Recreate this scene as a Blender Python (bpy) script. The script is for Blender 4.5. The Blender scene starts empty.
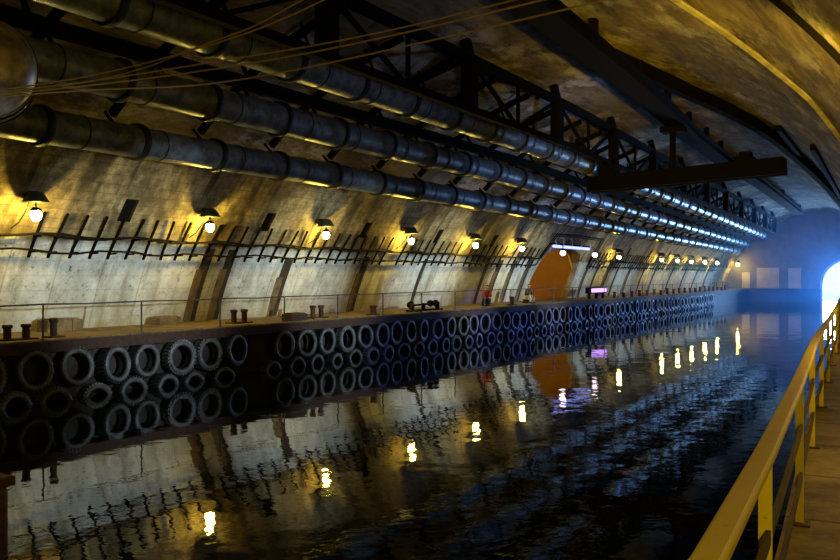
import bpy, bmesh, math, random
from mathutils import Vector, Matrix
random.seed(7)
C = bpy.context.scene.collection
SC = bpy.context.scene
PI = math.pi
R, CU, CZ = 13.9, -10.4, -2.0            # vault section: circle about (CU, CZ)
T0, T1 = -14.0, 127.0                    # tunnel runs along +Y, water level z = 0
HALF = math.sqrt(R * R - 3.7 ** 2)

# ------------------------------------------------------------------ mesh helpers
def newbm(): return bmesh.new()

def quad_faces(bm, verts, faces):
    vs = [bm.verts.new(v) for v in verts]
    for f in faces:
        try: bm.faces.new([vs[i] for i in f])
        except ValueError: pass
    return vs

def box(bm, lo, hi, m=None):
    x0, y0, z0 = lo; x1, y1, z1 = hi
    v = [(x0,y0,z0),(x1,y0,z0),(x1,y1,z0),(x0,y1,z0),(x0,y0,z1),(x1,y0,z1),(x1,y1,z1),(x0,y1,z1)]
    if m is not None: v = [m @ Vector(p) for p in v]
    quad_faces(bm, v, [(3,2,1,0),(4,5,6,7),(0,1,5,4),(1,2,6,5),(2,3,7,6),(3,0,4,7)])

def frame_for(d):
    d = d.normalized()
    up = Vector((0,0,1)) if abs(d.z) < 0.95 else Vector((1,0,0))
    s = d.cross(up).normalized(); u = s.cross(d).normalized()
    return s, u

def sweep(bm, pts, prof, cap=True):
    """sweep a closed 2D profile (side, up) along a polyline"""
    pts = [Vector(p) for p in pts]; n = len(prof); rings = []
    for i, p in enumerate(pts):
        a = pts[max(i-1, 0)]; b = pts[min(i+1, len(pts)-1)]
        s, u = frame_for(b - a)
        rings.append([bm.verts.new(p + s*q[0] + u*q[1]) for q in prof])
    for i in range(len(rings)-1):
        for k in range(n):
            bm.faces.new((rings[i][k], rings[i][(k+1)%n], rings[i+1][(k+1)%n], rings[i+1][k]))
    if cap:
        bm.faces.new(list(reversed(rings[0]))); bm.faces.new(rings[-1])

def tube(bm, pts, r, n=8): sweep(bm, pts, [(r*math.cos(2*PI*k/n), r*math.sin(2*PI*k/n)) for k in range(n)])
def bar(bm, pts, w, h): sweep(bm, pts, [(-w/2,-h/2),(w/2,-h/2),(w/2,h/2),(-w/2,h/2)])

def lathe(bm, prof, n, m=None, closed=False):
    """revolve (radius, height) about local Z"""
    rings = []
    for r, h in prof:
        if r < 1e-6:
            p = Vector((0,0,h)); rings.append([bm.verts.new(m @ p if m else p)])
        else:
            ring = []
            for k in range(n):
                p = Vector((r*math.cos(2*PI*k/n), r*math.sin(2*PI*k/n), h))
                ring.append(bm.verts.new(m @ p if m else p))
            rings.append(ring)
    if closed: rings.append(rings[0])
    for a, b in zip(rings, rings[1:]):
        for k in range(n):
            q = []
            for v in (a[k % len(a)], a[(k+1) % len(a)], b[(k+1) % len(b)], b[k % len(b)]):
                if v not in q: q.append(v)
            if len(q) >= 3:
                try: bm.faces.new(q)
                except ValueError: pass

def obj(name, bm, mat, parent=None, smooth=False, bevel=0):
    bmesh.ops.recalc_face_normals(bm, faces=bm.faces[:])
    me = bpy.data.meshes.new(name); bm.to_mesh(me); bm.free()
    if smooth:
        for p in me.polygons: p.use_smooth = True
    o = bpy.data.objects.new(name, me); C.objects.link(o)
    for m in (mat if isinstance(mat, (list, tuple)) else [mat]): me.materials.append(m)
    if parent: o.parent = parent
    if bevel:
        b = o.modifiers.new('bevel', 'BEVEL'); b.width = bevel; b.segments = 2; b.limit_method = 'ANGLE'
    return o

def empty(name, loc=(0,0,0), rz=0.0):
    o = bpy.data.objects.new(name, None); C.objects.link(o)
    o.location = loc; o.rotation_euler = (0,0,rz); o.empty_display_size = 0.1
    return o

def tag(o, label, cat, group=None, kind=None):
    o['label'] = label; o['category'] = cat
    if group: o['group'] = group
    if kind: o['kind'] = kind
    return o

def struct(o, label=None):
    o['kind'] = 'structure'
    if label: o['label'] = label
    return o

def copy_tree(o, parent=None):
    c = o.copy(); C.objects.link(c)
    if parent: c.parent = parent
    for ch in list(o.children): copy_tree(ch, c)
    return c

ONES = ['','first','second','third','fourth','fifth','sixth','seventh','eighth','ninth','tenth','eleventh','twelfth','thirteenth',
        'fourteenth','fifteenth','sixteenth','seventeenth','eighteenth','nineteenth']
TENS = {2:('twenty','twentieth'),3:('thirty','thirtieth'),4:('forty','fortieth'),5:('fifty','fiftieth'),6:('sixty','sixtieth'),7:('seventy','seventieth')}
def nth(n):
    if n < 20: return ONES[n]
    a, b = divmod(n, 10)
    return TENS[a][1] if b == 0 else TENS[a][0] + '-' + ONES[b]

# ------------------------------------------------------------------ vault section
def half_right(t): return HALF - 0.063 * max(t, 0.0)
def wall_u(z, d=0.0):                                  # left wall, distance d in front of it
    return CU - math.sqrt((R-d)**2 - (z-CZ)**2)
def vault_pt(ang, t, r=R):                             # ang from +u axis, counter-clockwise seen along +Y
    x, z = r*math.cos(ang), r*math.sin(ang)
    if x > 0: x *= half_right(t) / HALF
    return (CU + x, t, CZ + z)
def ang_z(z): return PI - math.asin((z-CZ)/R)          # left side angle at height z

def edge_u(t):                                         # edge of the right walkway
    k = [(-20,-0.20),(2.26,-0.46),(3.7,-0.54),(6.3,-0.71),(10.6,-1.02),(21.5,-1.64),(130,-8.48)]
    for (a,ua),(b,ub) in zip(k, k[1:]):
        if t <= b: return ua + (ub-ua)*(t-a)/(b-a)
    return k[-1][1]

# ------------------------------------------------------------------ materials
def nt(m):
    m.use_nodes = True; n = m.node_tree; n.nodes.clear(); return n
class G:
    """tiny node-graph helper"""
    def __init__(s, name):
        s.m = bpy.data.materials.new(name); s.t = nt(s.m)
        s.out = s.n('ShaderNodeOutputMaterial'); s.b = s.n('ShaderNodeBsdfPrincipled')
        s.l(s.b.outputs[0], s.out.inputs[0])
        s.pos = s.n('ShaderNodeTexCoord').outputs['Object']
    def n(s, k, **kw):
        x = s.t.nodes.new(k)
        for a, v in kw.items(): setattr(x, a, v)
        return x
    def l(s, a, b): s.t.links.new(a, b)
    def put(s, sock, v):
        if hasattr(v, 'is_output'): s.l(v, sock)
        else: sock.default_value = v
    def world(s): s.pos = s.n('ShaderNodeNewGeometry').outputs['Position']; return s
    def scale(s, sc, src=None):
        x = s.n('ShaderNodeMapping'); x.inputs['Scale'].default_value = sc; s.l(src or s.pos, x.inputs['Vector']); return x.outputs[0]
    def noise(s, sc, detail=4, rough=.6, vec=None, dist=0.0):
        x = s.n('ShaderNodeTexNoise'); x.inputs['Scale'].default_value = sc; x.inputs['Detail'].default_value = detail
        x.inputs['Roughness'].default_value = rough; x.inputs['Distortion'].default_value = dist
        s.l(vec or s.pos, x.inputs['Vector']); return x.outputs['Fac']
    def ramp(s, fac, *stops):
        x = s.n('ShaderNodeValToRGB'); e = x.color_ramp.elements
        while len(e) < len(stops): e.new(.5)
        for q, (p, c) in zip(e, stops): q.position = p; q.color = (c if len(c) == 4 else (*c, 1)) if isinstance(c, tuple) else (c, c, c, 1)
        s.l(fac, x.inputs[0]); return x.outputs[0]
    def mix(s, f, a, b, mode='MIX'):
        x = s.n('ShaderNodeMix', data_type='RGBA', blend_type=mode); x.inputs[0].default_value = 1.0
        s.put(x.inputs[0], f)
        for i, v in ((6, a), (7, b)): s.put(x.inputs[i], v if hasattr(v, 'is_output') else (*v, 1))
        return x.outputs[2]
    def math(s, op, a, b=0.0, c=0.0):
        x = s.n('ShaderNodeMath', operation=op)
        for i, v in enumerate((a, b, c)): s.put(x.inputs[i], v)
        return x.outputs[0]
    def sep(s, vec=None):
        x = s.n('ShaderNodeSeparateXYZ'); s.l(vec or s.pos, x.inputs[0]); return x.outputs
    def bump(s, h, strength, dist):
        x = s.n('ShaderNodeBump'); x.inputs['Strength'].default_value = strength; x.inputs['Distance'].default_value = dist
        s.l(h, x.inputs['Height']); s.l(x.outputs[0], s.b.inputs['Normal'])
    def done(s, col=None, rough=.8, metal=0.0, spec=.3):
        if col is not None: s.put(s.b.inputs['Base Color'], col if hasattr(col, 'is_output') else (*col, 1))
        s.put(s.b.inputs['Roughness'], rough); s.put(s.b.inputs['Metallic'], metal); s.b.inputs['Specular IOR Level'].default_value = spec
        return s.m

def flat(name, col, rough=.7, metal=0.0, spec=.4, var=.35, sc=9):
    g = G(name); n = g.noise(sc, 5)
    f = g.ramp(n, (.3, 1-var), (.7, 1.0))
    return g.done(g.mix(1.0, col, f, 'MULTIPLY'), rough, metal, spec)
def glow(name, col, s):
    g = G(name); e = g.n('ShaderNodeEmission'); e.inputs[0].default_value = (*col, 1); e.inputs[1].default_value = s
    g.l(e.outputs[0], g.out.inputs[0]); return g.m

def mat_wall():
    g = G('old_concrete_wall').world(); z = g.sep()[2]; y = g.sep()[1]
    blot = g.noise(.7, 6, .7)
    streak = g.noise(1.0, 6, .7, g.scale((.6, 1.3, .45)), .8)
    fine = g.noise(2.6, 6, .75)
    board = g.math('ABSOLUTE', g.math('SUBTRACT', g.math('FRACT', g.math('MULTIPLY', g.math('ADD', z, g.math('MULTIPLY', fine, .06)), 3.6)), .5))
    upper = g.mix(g.ramp(streak, (.34, 0.0), (.62, 1.0)), (.13,.10,.045), (.46,.37,.19))
    upper = g.mix(g.ramp(fine, (.40, .65), (.56, 0.0)), upper, (.10,.075,.035))
    upper = g.mix(g.ramp(blot, (.40, .7), (.56, 0.0)), upper, (.055,.042,.022))
    upper = g.mix(g.ramp(board, (.0, .55), (.07, 0.0)), upper, (.05,.037,.018))
    # dark joint bands following the arch ribs: a broad one in every lamp bay and a thin one between
    yy = g.math('ADD', y, g.math('MULTIPLY', g.math('SUBTRACT', streak, .5), .7))
    def band(per, off, w):
        ph = g.math('ABSOLUTE', g.math('SUBTRACT', g.math('FRACT', g.math('DIVIDE', g.math('ADD', yy, -off), per)), .5))
        return g.ramp(ph, (.5 - 1.25*w/per, 0.0), (.5 - .8*w/per, 1.0))
    bands = g.math('MAXIMUM', g.math('MULTIPLY', band(6.98, 25.3, .40), .85), g.math('MULTIPLY', band(3.49, 23.2, .10), .75))
    bands = g.math('MULTIPLY', bands, g.ramp(g.noise(.6, 4, .6), (.36, .25), (.55, 1.0)))
    upper = g.mix(bands, upper, (.022,.016,.009))
    # whitewashed lower wall
    pits = g.ramp(g.noise(4.0, 8, .85), (.36, .15), (.45, 1.0))
    low = g.mix(g.ramp(g.noise(1.1, 6, .7), (.35, 0.0), (.65, 1.0)), (.36,.37,.33), (.66,.68,.63))
    low = g.mix(1.0, low, pits, 'MULTIPLY')
    brd = g.math('ABSOLUTE', g.math('SUBTRACT', g.math('FRACT', g.math('MULTIPLY', z, 2.2)), .5))
    low = g.mix(g.ramp(brd, (.0, .35), (.05, 0.0)), low, (.2,.19,.15))
    jnt = g.math('ABSOLUTE', g.math('SUBTRACT', g.math('FRACT', g.math('DIVIDE', y, 1.745)), .5))
    low = g.mix(g.ramp(jnt, (.0, .45), (.012, .3), (.02, 0.0)), low, (.12,.11,.08))
    drip = g.ramp(g.noise(1.0, 4, .6, g.scale((.5, 1.6, .25))), (.52, 0.0), (.68, .65))
    low = g.mix(drip, low, (.19,.165,.10))
    moss = g.ramp(g.math('ADD', z, g.math('MULTIPLY', g.noise(1.6, 5, .7), -2.2)), (.0, 0.0), (.5, .8), (1.0, 0.0))
    mr = g.n('ShaderNodeMapRange'); mr.inputs[1].default_value = 1.6; mr.inputs[2].default_value = 3.0; mr.inputs[3].default_value = 1.0; mr.inputs[4].default_value = 0.0
    g.l(g.math('ADD', z, g.math('MULTIPLY', g.math('SUBTRACT', g.noise(1.3, 5, .7), .5), 2.0)), mr.inputs[0])
    low = g.mix(g.math('MULTIPLY', mr.outputs[0], .7), low, (.27,.20,.05))
    sel = g.n('ShaderNodeMapRange'); sel.inputs[1].default_value = 4.35; sel.inputs[2].default_value = 4.55
    g.l(g.math('ADD', z, g.math('MULTIPLY', g.math('SUBTRACT', g.noise(1.8, 4, .7), .5), .5)), sel.inputs[0])
    col = g.mix(sel.outputs[0], low, upper)
    g.bump(g.math('ADD', streak, g.math('MULTIPLY', g.noise(9, 5, .7), .4)), .55, .06)
    return g.done(col, .9, 0, .2)

def mat_ceiling():
    g = G('sooty_concrete_vault').world()
    st = g.noise(1.0, 6, .7, g.scale((1.3, .28, 1.0)), .6)
    bl = g.noise(.35, 5, .65)
    col = g.mix(g.ramp(st, (.34, 0.0), (.68, 1.0)), (.075,.055,.028), (.36,.28,.14))
    col = g.mix(g.ramp(bl, (.38, .55), (.55, 0.0)), col, (.09,.07,.04))
    pale = g.math('MULTIPLY', g.ramp(g.noise(.9, 6, .75, g.scale((1.2, .45, 1.2))), (.48, 0.0), (.60, .95)), g.ramp(g.noise(.2, 3), (.42, 0.0), (.52, 1.0)))
    col = g.mix(pale, col, (.5,.46,.42))
    pit = g.ramp(g.noise(3.2, 3, .5), (.27, .25), (.34, 1.0))
    col = g.mix(1.0, col, pit, 'MULTIPLY')
    g.bump(g.math('ADD', st, g.math('MULTIPLY', g.noise(5, 5, .7), .5)), .6, .08)
    return g.done(col, .9, 0, .15)

def mat_floor():
    g = G('worn_quay_concrete').world()
    col = g.mix(g.ramp(g.noise(1.4, 6, .7), (.35, 0.0), (.65, 1.0)), (.055,.036,.016), (.21,.15,.07))
    y = g.sep()[1]
    j = g.math('ABSOLUTE', g.math('SUBTRACT', g.math('FRACT', g.math('DIVIDE', y, 1.5)), .5))
    col = g.mix(g.ramp(j, (.0, .85), (.012, .7), (.02, 0.0)), col, (.02,.015,.01))
    g.bump(g.noise(7, 6, .7), .5, .03)
    return g.done(col, .85, 0, .25)

def mat_quaywall():
    g = G('rusty_sheet_quay_wall').world()
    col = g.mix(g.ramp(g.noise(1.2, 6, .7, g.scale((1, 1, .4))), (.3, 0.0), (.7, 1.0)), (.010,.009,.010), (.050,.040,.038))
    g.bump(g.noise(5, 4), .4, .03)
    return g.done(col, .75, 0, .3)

def mat_water():
    g = G('still_dark_water').world()
    x, y, z = g.sep()
    a = g.noise(.55, 2, .5, g.scale((1.0, .8, 1)), .4)
    b = g.noise(2.1, 3, .55, g.scale((1.0, .8, 1)), .3)
    # a little more movement towards the open end and the middle of the channel
    amp = g.n('ShaderNodeMapRange'); amp.inputs[1].default_value = -20; amp.inputs[2].default_value = -5
    amp.inputs[3].default_value = .35; amp.inputs[4].default_value = 1.0; g.l(x, amp.inputs[0])
    h = g.math('MULTIPLY', g.math('ADD', a, g.math('MULTIPLY', g.math('MULTIPLY', b, amp.outputs[0]), .34)), amp.outputs[0])
    g.bump(h, 1.0, .016)
    g.b.inputs['IOR'].default_value = 1.33
    return g.done((.002,.004,.006), .02, 0, .5)

def mat_duct():
    g = G('galvanised_duct_steel')
    n = g.noise(2.2, 6, .7)
    col = g.mix(g.ramp(n, (.4, 0.0), (.62, 1.0)), (.10,.11,.115), (.26,.30,.33))
    rust = g.ramp(g.noise(3.5, 6, .8), (.60, 0.0), (.67, .8))
    col = g.mix(rust, col, (.05,.04,.035))
    g.bump(g.noise(2.5, 4), .25, .05)
    return g.done(col, g.math('ADD', .36, g.math('MULTIPLY', rust, .45)), g.math('SUBTRACT', .40, g.math('MULTIPLY', rust, .35)), .5)

def mat_yellow():
    g = G('chipped_yellow_paint')
    n = g.noise(14, 6, .75)
    ch = g.ramp(n, (.63, 0.0), (.68, .8))
    col = g.mix(ch, g.mix(g.noise(3, 4), (.50,.36,.012), (.66,.50,.02)), (.10,.05,.02))
    g.bump(n, .2, .01)
    return g.done(col, .6, 0, .3)

M = dict(
    wall=mat_wall(), ceil=mat_ceiling(), floor=mat_floor(), quay=mat_quaywall(), water=mat_water(), duct=mat_duct(), yellow=mat_yellow(),
    flange=flat('dark_flange_steel', (.018,.018,.02), .6, .2),
    steel=flat('sooty_black_steel', (.0045,.0035,.003), .9, 0, .05, var=.5),
    rusty=flat('brown_rust_and_shade_steel', (.060,.028,.016), .8, .1, var=.6),
    rail=flat('thin_dark_railing_steel', (.06,.05,.045), .6, .3),
    rubber=flat('black_tyre_rubber', (.022,.022,.024), .55, 0, .5, sc=5),
    dusty=flat('dusty_tyre_sidewall', (.14,.145,.15), .5, 0, .5, var=.7, sc=6),
    shade=flat('dark_green_enamel', (.03,.045,.025), .45, .2),
    slot=flat('brown_timber_rib', (.20,.135,.06), .85, var=.75, sc=3),
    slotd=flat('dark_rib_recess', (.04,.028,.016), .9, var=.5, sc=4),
    panel=flat('pale_concrete_panel', (.62,.62,.60), .85, var=.25, sc=1.2),
    amber=flat('amber_lit_passage_plaster', (.62,.40,.14), .85, var=.2, sc=.8),  # amber lamplight put into the plaster colour
    tank=flat('stained_pale_tank_enamel', (.40,.34,.28), .4, .2, .5, var=.9, sc=3.5),
    cable=flat('pale_cable_sheath', (.40,.26,.07), .6),
    blackcable=flat('black_cable', (.006,.005,.004), .8, spec=.1),
    ledge=flat('cream_painted_edge', (.40,.36,.27), .7, var=.6, sc=2),
    skin=flat('skin', (.45,.27,.19), .6, var=.1), hair=flat('brown_hair', (.05,.03,.02), .7),
    red=flat('red_jacket_cloth', (.45,.03,.02), .8), navy=flat('navy_trouser_cloth', (.02,.035,.10), .8),
    black=flat('black_cloth', (.015,.015,.018), .8), white=flat('white_cloth', (.6,.6,.6), .8), shoe=flat('shoe_leather', (.02,.017,.015), .5),
    bulb=glow('lit_lamp_globe', (1.0,.70,.12), 400.0),
    flood=glow('blue_white_tube', (.30,.36,1.0), 2.6),
    violet=glow('violet_tube', (.55,.30,1.0), 2.4),
    pinkbulb=glow('pink_white_globe', (1.0,.72,.85), 9.0),
)

# ------------------------------------------------------------------ shell of the tunnel
def loft(section, ts):
    bm = newbm(); rings = [[bm.verts.new(p) for p in section(t)] for t in ts]
    n = len(rings[0])
    for a, b in zip(rings, rings[1:]):
        for k in range(n-1): bm.faces.new((a[k], a[k+1], b[k+1], b[k]))
    return bm, rings
def loft_solid(inner, outer, ts):
    def sec(t): return inner(t) + outer(t)[::-1]
    bm = newbm(); rings = [[bm.verts.new(p) for p in sec(t)] for t in ts]; n = len(rings[0])
    for a, b in zip(rings, rings[1:]):
        for k in range(n): bm.faces.new((a[k], a[(k+1)%n], b[(k+1)%n], b[k]))
    bm.faces.new(rings[0]); bm.faces.new(rings[-1][::-1])
    return bm
def lin(a, b, n): return [a + (b-a)*k/n for k in range(n+1)]
ts = lin(T0, T1+.5, 94)
aL0, aL1 = ang_z(1.2), ang_z(7.3)
aR1 = math.acos(6.5/R)
aR0 = math.asin((0.8-CZ)/R)
def arc(a0, a1, n, r): return lambda t: [vault_pt(a, t, r) for a in lin(a0, a1, n)]

wall_left = struct(obj('wall_left', loft_solid(arc(aL0, aL1, 16, R), arc(aL0, aL1, 16, R+1.2), ts), [M['wall'], M['slotd'], M['amber']]), 'whitewashed and bare concrete side of the vault behind the far quay')
# recesses and the side passage are cut out of the wall
def cutter(lo, hi):
    bm = newbm(); box(bm, lo, hi); o = obj('cut', bm, [M['wall'], M['slotd'], M['amber']])
    for p in o.data.polygons: p.material_index = 1  # recess faces coloured soot-dark to deepen the shade inside
    return o
cuts = []
NICHE = [20.2 + 6.98*k for k in range(5)] + [76.0, 83.0, 90.0]
for t in NICHE: cuts.append(cutter((-23.25, t-.27, 5.15), (-20.5, t+.27, 5.84)))
bm = newbm()                                           # arched passage cutter
prof = [(56.75,1.0),(56.75,3.4),(57.1,4.4),(57.8,5.02),(59.5,5.28),(62.5,5.28),(64.3,5.02),(65.0,4.4),(65.3,3.4),(65.3,1.0)]
va = [bm.verts.new((-20.0, y, z)) for y, z in prof]; vb = [bm.verts.new((-27.0, y, z)) for y, z in prof]
bm.faces.new(va); bm.faces.new(vb[::-1])
for k in range(len(prof)): q = (k+1) % len(prof); bm.faces.new((va[k], vb[k], vb[q], va[q]))
cuts.append(obj('cut', bm, M['wall']))
aP0, aP1 = ang_z(1.25), ang_z(5.95)                    # the passage widens just behind its mouth
o = obj('cut', loft_solid(arc(aP0, aP1, 8, R+.42), arc(aP0, aP1, 8, R+1.6), [56.1, 66.2]), [M['wall'], M['slotd'], M['amber']])
for p in o.data.polygons: p.material_index = 2
cuts.append(o)
bpy.context.view_layer.update()
for c in cuts:
    m = wall_left.modifiers.new('cut', 'BOOLEAN'); m.object = c; m.operation = 'DIFFERENCE'; m.solver = 'EXACT'
dg = bpy.context.evaluated_depsgraph_get(); dg.update()
me = bpy.data.meshes.new_from_object(wall_left.evaluated_get(dg))
wall_left.modifiers.clear(); wall_left.data = me; me.name = 'wall_left'
for c in cuts: bpy.data.objects.remove(c, do_unlink=True)

ceiling = struct(obj('ceiling', loft_solid(arc(aL1, aR1, 26, R), arc(aL1, aR1, 26, R+.8), ts), M['ceil'], smooth=False), 'sooty curved concrete vault overhead')
wall_right = struct(obj('wall_right', loft_solid(arc(aR1, aR0, 16, R), arc(aR1, aR0, 16, R+.8), ts), M['ceil']), 'curved near side of the vault beside the walkway')
for o in (ceiling, wall_right):
    for p in o.data.polygons: p.use_smooth = True
    o.data.set_sharp_from_angle(angle=math.radians(40))

bm = newbm(); box(bm, (-27, T0-1, -2), (6, T0, 14)); struct(obj('wall_back', bm, M['wall']))
# end wall with the daylight arch
AC, AR, AZ = -8.15, 3.22, 2.25
bm = newbm()
outer = [(-28,-2),(-28,14),(2,14),(2,-2)]
archp = [(AC+AR,-2)] + [(AC+AR*math.cos(a), AZ+AR*math.sin(a)) for a in lin(0, PI, 20)] + [(AC-AR,-2)]
pl = [(2,-2),(2,14),(-28,14),(-28,-2)] + archp[::-1]
f0 = [bm.verts.new((x, T1, z)) for x, z in pl]; f1 = [bm.verts.new((x, T1+1.2, z)) for x, z in pl]
bm.faces.new(f0); bm.faces.new(f1[::-1])
for k in range(len(pl)):
    q = (k+1) % len(pl); bm.faces.new((f0[k], f1[k], f1[q], f0[q]))
endm = flat('grey_end_concrete', (.20,.20,.21), .85, var=.4, sc=1.0)
struct(obj('wall_end', bm, endm), 'end wall of the canal with the daylight arch')
bm = newbm()                                            # lining ring of the exit arch
op = [(AC-AR-.02, -.6)] + [(AC-(AR+.02)*math.cos(a), AZ+(AR+.02)*math.sin(a)) for a in lin(0, PI, 24)] + [(AC+AR+.02, -.6)]
bar(bm, [(x, T1-.12, z) for x, z in op], .3, .34)
struct(obj('trim_1', bm, M['panel']))

# quays
bm = newbm(); box(bm, (-24.6, T0, 1.38), (-20.42, T1+.2, 1.70)); struct(obj('floor_left', bm, M['floor'], bevel=.03), 'far quay top')
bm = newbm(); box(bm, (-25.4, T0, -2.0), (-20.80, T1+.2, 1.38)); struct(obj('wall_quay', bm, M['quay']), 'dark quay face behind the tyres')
bm = newbm(); et = [T0, 0, 2.26, 3.7, 6.3, 10.6, 21.5, 60, T1+.4]
a = [bm.verts.new((edge_u(t)-.1, t, 1.70)) for t in et]; b = [bm.verts.new((edge_u(t)+5.2, t, 1.70)) for t in et]
c = [bm.verts.new((edge_u(t)-.1, t, -1.5)) for t in et]
d = [bm.verts.new((edge_u(t)+5.2, t, -1.5)) for t in et]
for k in range(len(et)-1):
    bm.faces.new((a[k], b[k], b[k+1], a[k+1])); bm.faces.new((c[k], a[k], a[k+1], c[k+1])); bm.faces.new((b[k], d[k], d[k+1], b[k+1]))
struct(obj('floor_right', bm, M['floor']), 'near walkway of worn concrete')
bm = newbm(); quad_faces(bm, [(-25,T0,0),(5,T0,0),(5,T1+60,0),(-25,T1+60,0)], [(0,1,2,3)])
tag(obj('water', bm, M['water']), 'dark still water of the canal mirroring the lit wall', 'water', kind='stuff')
bm = newbm(); box(bm, (-20.47, T0, 1.34), (-20.385, T1-.35, 1.66)); struct(obj('trim_90', bm, M['rusty'], bevel=.01), 'rusty edge beam of the far quay')
# side passage behind the arched opening
bm = newbm()
def side_slab(bm, t0, t1):
    zs = lin(1.2, 6.95, 10); rows = []
    for t in (t0, t1):
        rows.append([bm.verts.new((CU - math.sqrt((R+.55)**2 - (z-CZ)**2), t, z)) for z in zs] + [bm.verts.new((-34, t, z)) for z in zs[::-1]])
    p, q = rows; n_ = len(p)
    bm.faces.new(p); bm.faces.new(q[::-1])
    for k in range(n_): bm.faces.new((p[k], q[k], q[(k+1)%n_], p[(k+1)%n_]))
side_slab(bm, 55.67, 56.07); side_slab(bm, 66.23, 66.63)
box(bm, (-34.4,55.67,1.0),(-34,66.63,7.2)); box(bm, (-34.4,55.67,6.9),(-22.0,66.63,7.2))
struct(obj('wall_passage', bm, M['amber']), 'side passage coloured as amber-lit, lit from inside')
bm = newbm(); box(bm, (-34.2,56.1,1.3),(-24.3,66.2,1.68)); struct(obj('floor_passage', bm, M['amber']))

# panels of pale concrete on the end wall
n = 1
def trim(bm, mat, label=None):
    global n
    n += 1; return struct(obj('trim_%d' % n, bm, mat), label)
bm = newbm(); box(bm, (-19.4, T1-.12, 1.75), (-16.6, T1+.1, 4.5)); trim(bm, M['panel'], 'pale panel on the end wall')
bm = newbm(); box(bm, (-16.55, T1-.10, 1.9), (-15.5, T1+.1, 4.3)); trim(bm, endm)
bm = newbm(); box(bm, (-15.45, T1-.12, 1.75), (-13.9, T1+.1, 4.45)); trim(bm, M['panel'])
bm = newbm(); box(bm, (-21.3, T1-.12, 1.75), (-20.3, T1+.1, 3.9)); trim(bm, M['panel'])
bm = newbm(); box(bm, (-21.2, T1-.3, -1), (-11.5, T1+.1, 1.72)); trim(bm, M['quay'], 'low ledge under the end wall')

# brown vertical rib strips on the lower whitewashed wall
SLOT = [(24.6,.55,1,4.4),(25.85,.55,1,4.4),(29.45,.6,1,4.1),(35.3,.55,1,4.3),(41.1,.3,0,4.3),(48.9,.35,0,4.3),(50.6,.65,1,4.4),(52.8,.6,1,4.4),(55.3,.6,1,4.5),
        (67.4,.5,1,4.5),(70.0,.4,0,4.4),(72.9,.7,1,4.5),(75.6,.4,0,4.4),(79.2,.7,1,4.4),(84.0,.4,0,4.4),(88.0,.4,1,4.4),(95,.5,0,4.4),(101,.5,1,4.4),(107,.5,0,4.4),(113,.6,1,4.4)]
def strip(t0, t1, z0, z1, d, r0):
    bm = newbm()
    zs = lin(z0, z1, 8)
    for ta, tb in ((t0, t1),):
        ring = []
        for z in zs:
            ring.append([bm.verts.new((wall_u(z, d), ta, z)), bm.verts.new((wall_u(z, d), tb, z)), bm.verts.new((wall_u(z, -.06), tb, z)), bm.verts.new((wall_u(z, -.06), ta, z))])
        for p, q in zip(ring, ring[1:]):
            for k in range(4): bm.faces.new((p[k], p[(k+1)%4], q[(k+1)%4], q[k]))
        bm.faces.new(ring[0][::-1]); bm.faces.new(ring[-1])
    return bm
for t, w, two, zt in SLOT:
    trim(strip(t-w/2, t+w/2 - (.18 if two else 0), 1.7, zt - (.75 if two else 0), .03, 0), M['slot'] if two else M['slotd'])
    if two:
        trim(strip(t+w/2-.18, t+w/2+.02, 1.72, zt, .05, 0), M['slotd'])
        trim(strip(t-w/2+.12, t+w/2-.18, zt-.75, zt, .045, 0), M['slotd'])

# raised edges running along the near side of the vault
def on_vault(pts, w, h, mat, name_label, lift=.0):
    bm = newbm(); bar(bm, pts, w, h); return trim(bm, mat, name_label)
def interp(pts, m):
    out = []
    for a, b in zip(pts, pts[1:]):
        for k in range(m): out.append(tuple(Vector(a).lerp(Vector(b), k/m)))
    out.append(pts[-1]); return out
def snap(p, r=R):                                       # pull a point onto the vault surface
    u, t, z = p; k = half_right(t)/HALF if u > CU else 1.0
    v = Vector(((u-CU)/k, z-CZ)); v = v.normalized()*r
    return (CU + v.x*k, t, CZ + v.y)
E0 = [(-6.3,22.6,11.2),(-5.39,25.07,10.69),(-4.67,26.71,10.26),(-3.74,28.8,9.57),(-3.01,29.83,8.92),(-2.42,33.31,8.18),(-2.1,36.5,7.6)]
on_vault([snap(p, R-.04) for p in interp(E0, 4)], .15, .16, M['ledge'], 'pale raised edge on the near vault')
E1 = [(-10.6,29.5,11.9),(-9.86,34.05,11.89),(-8.85,39.78,11.77),(-7.08,47.28,11.23),(-6.66,51.3,11.0),(-5.48,75.41,9.62),(-5.4,95,8.6)]
on_vault([snap(p, R-.3) for p in interp(E1, 5)], .34, .6, M['steel'], 'dark edge where the vault steps')
E2 = [(-2.9,17.9,0),(-2.42,18.66,8.81),(-1.41,19.39,7.77),(-.9,20,7.2)]
on_vault([snap(p, R-.02) for p in interp([(-3.6,18.0,9.8),(-2.42,18.66,8.81),(-1.41,19.39,7.77),(-.9,19.9,7.1)], 4)], .26, .1, M['steel'], 'dark joint across the near vault')

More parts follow.
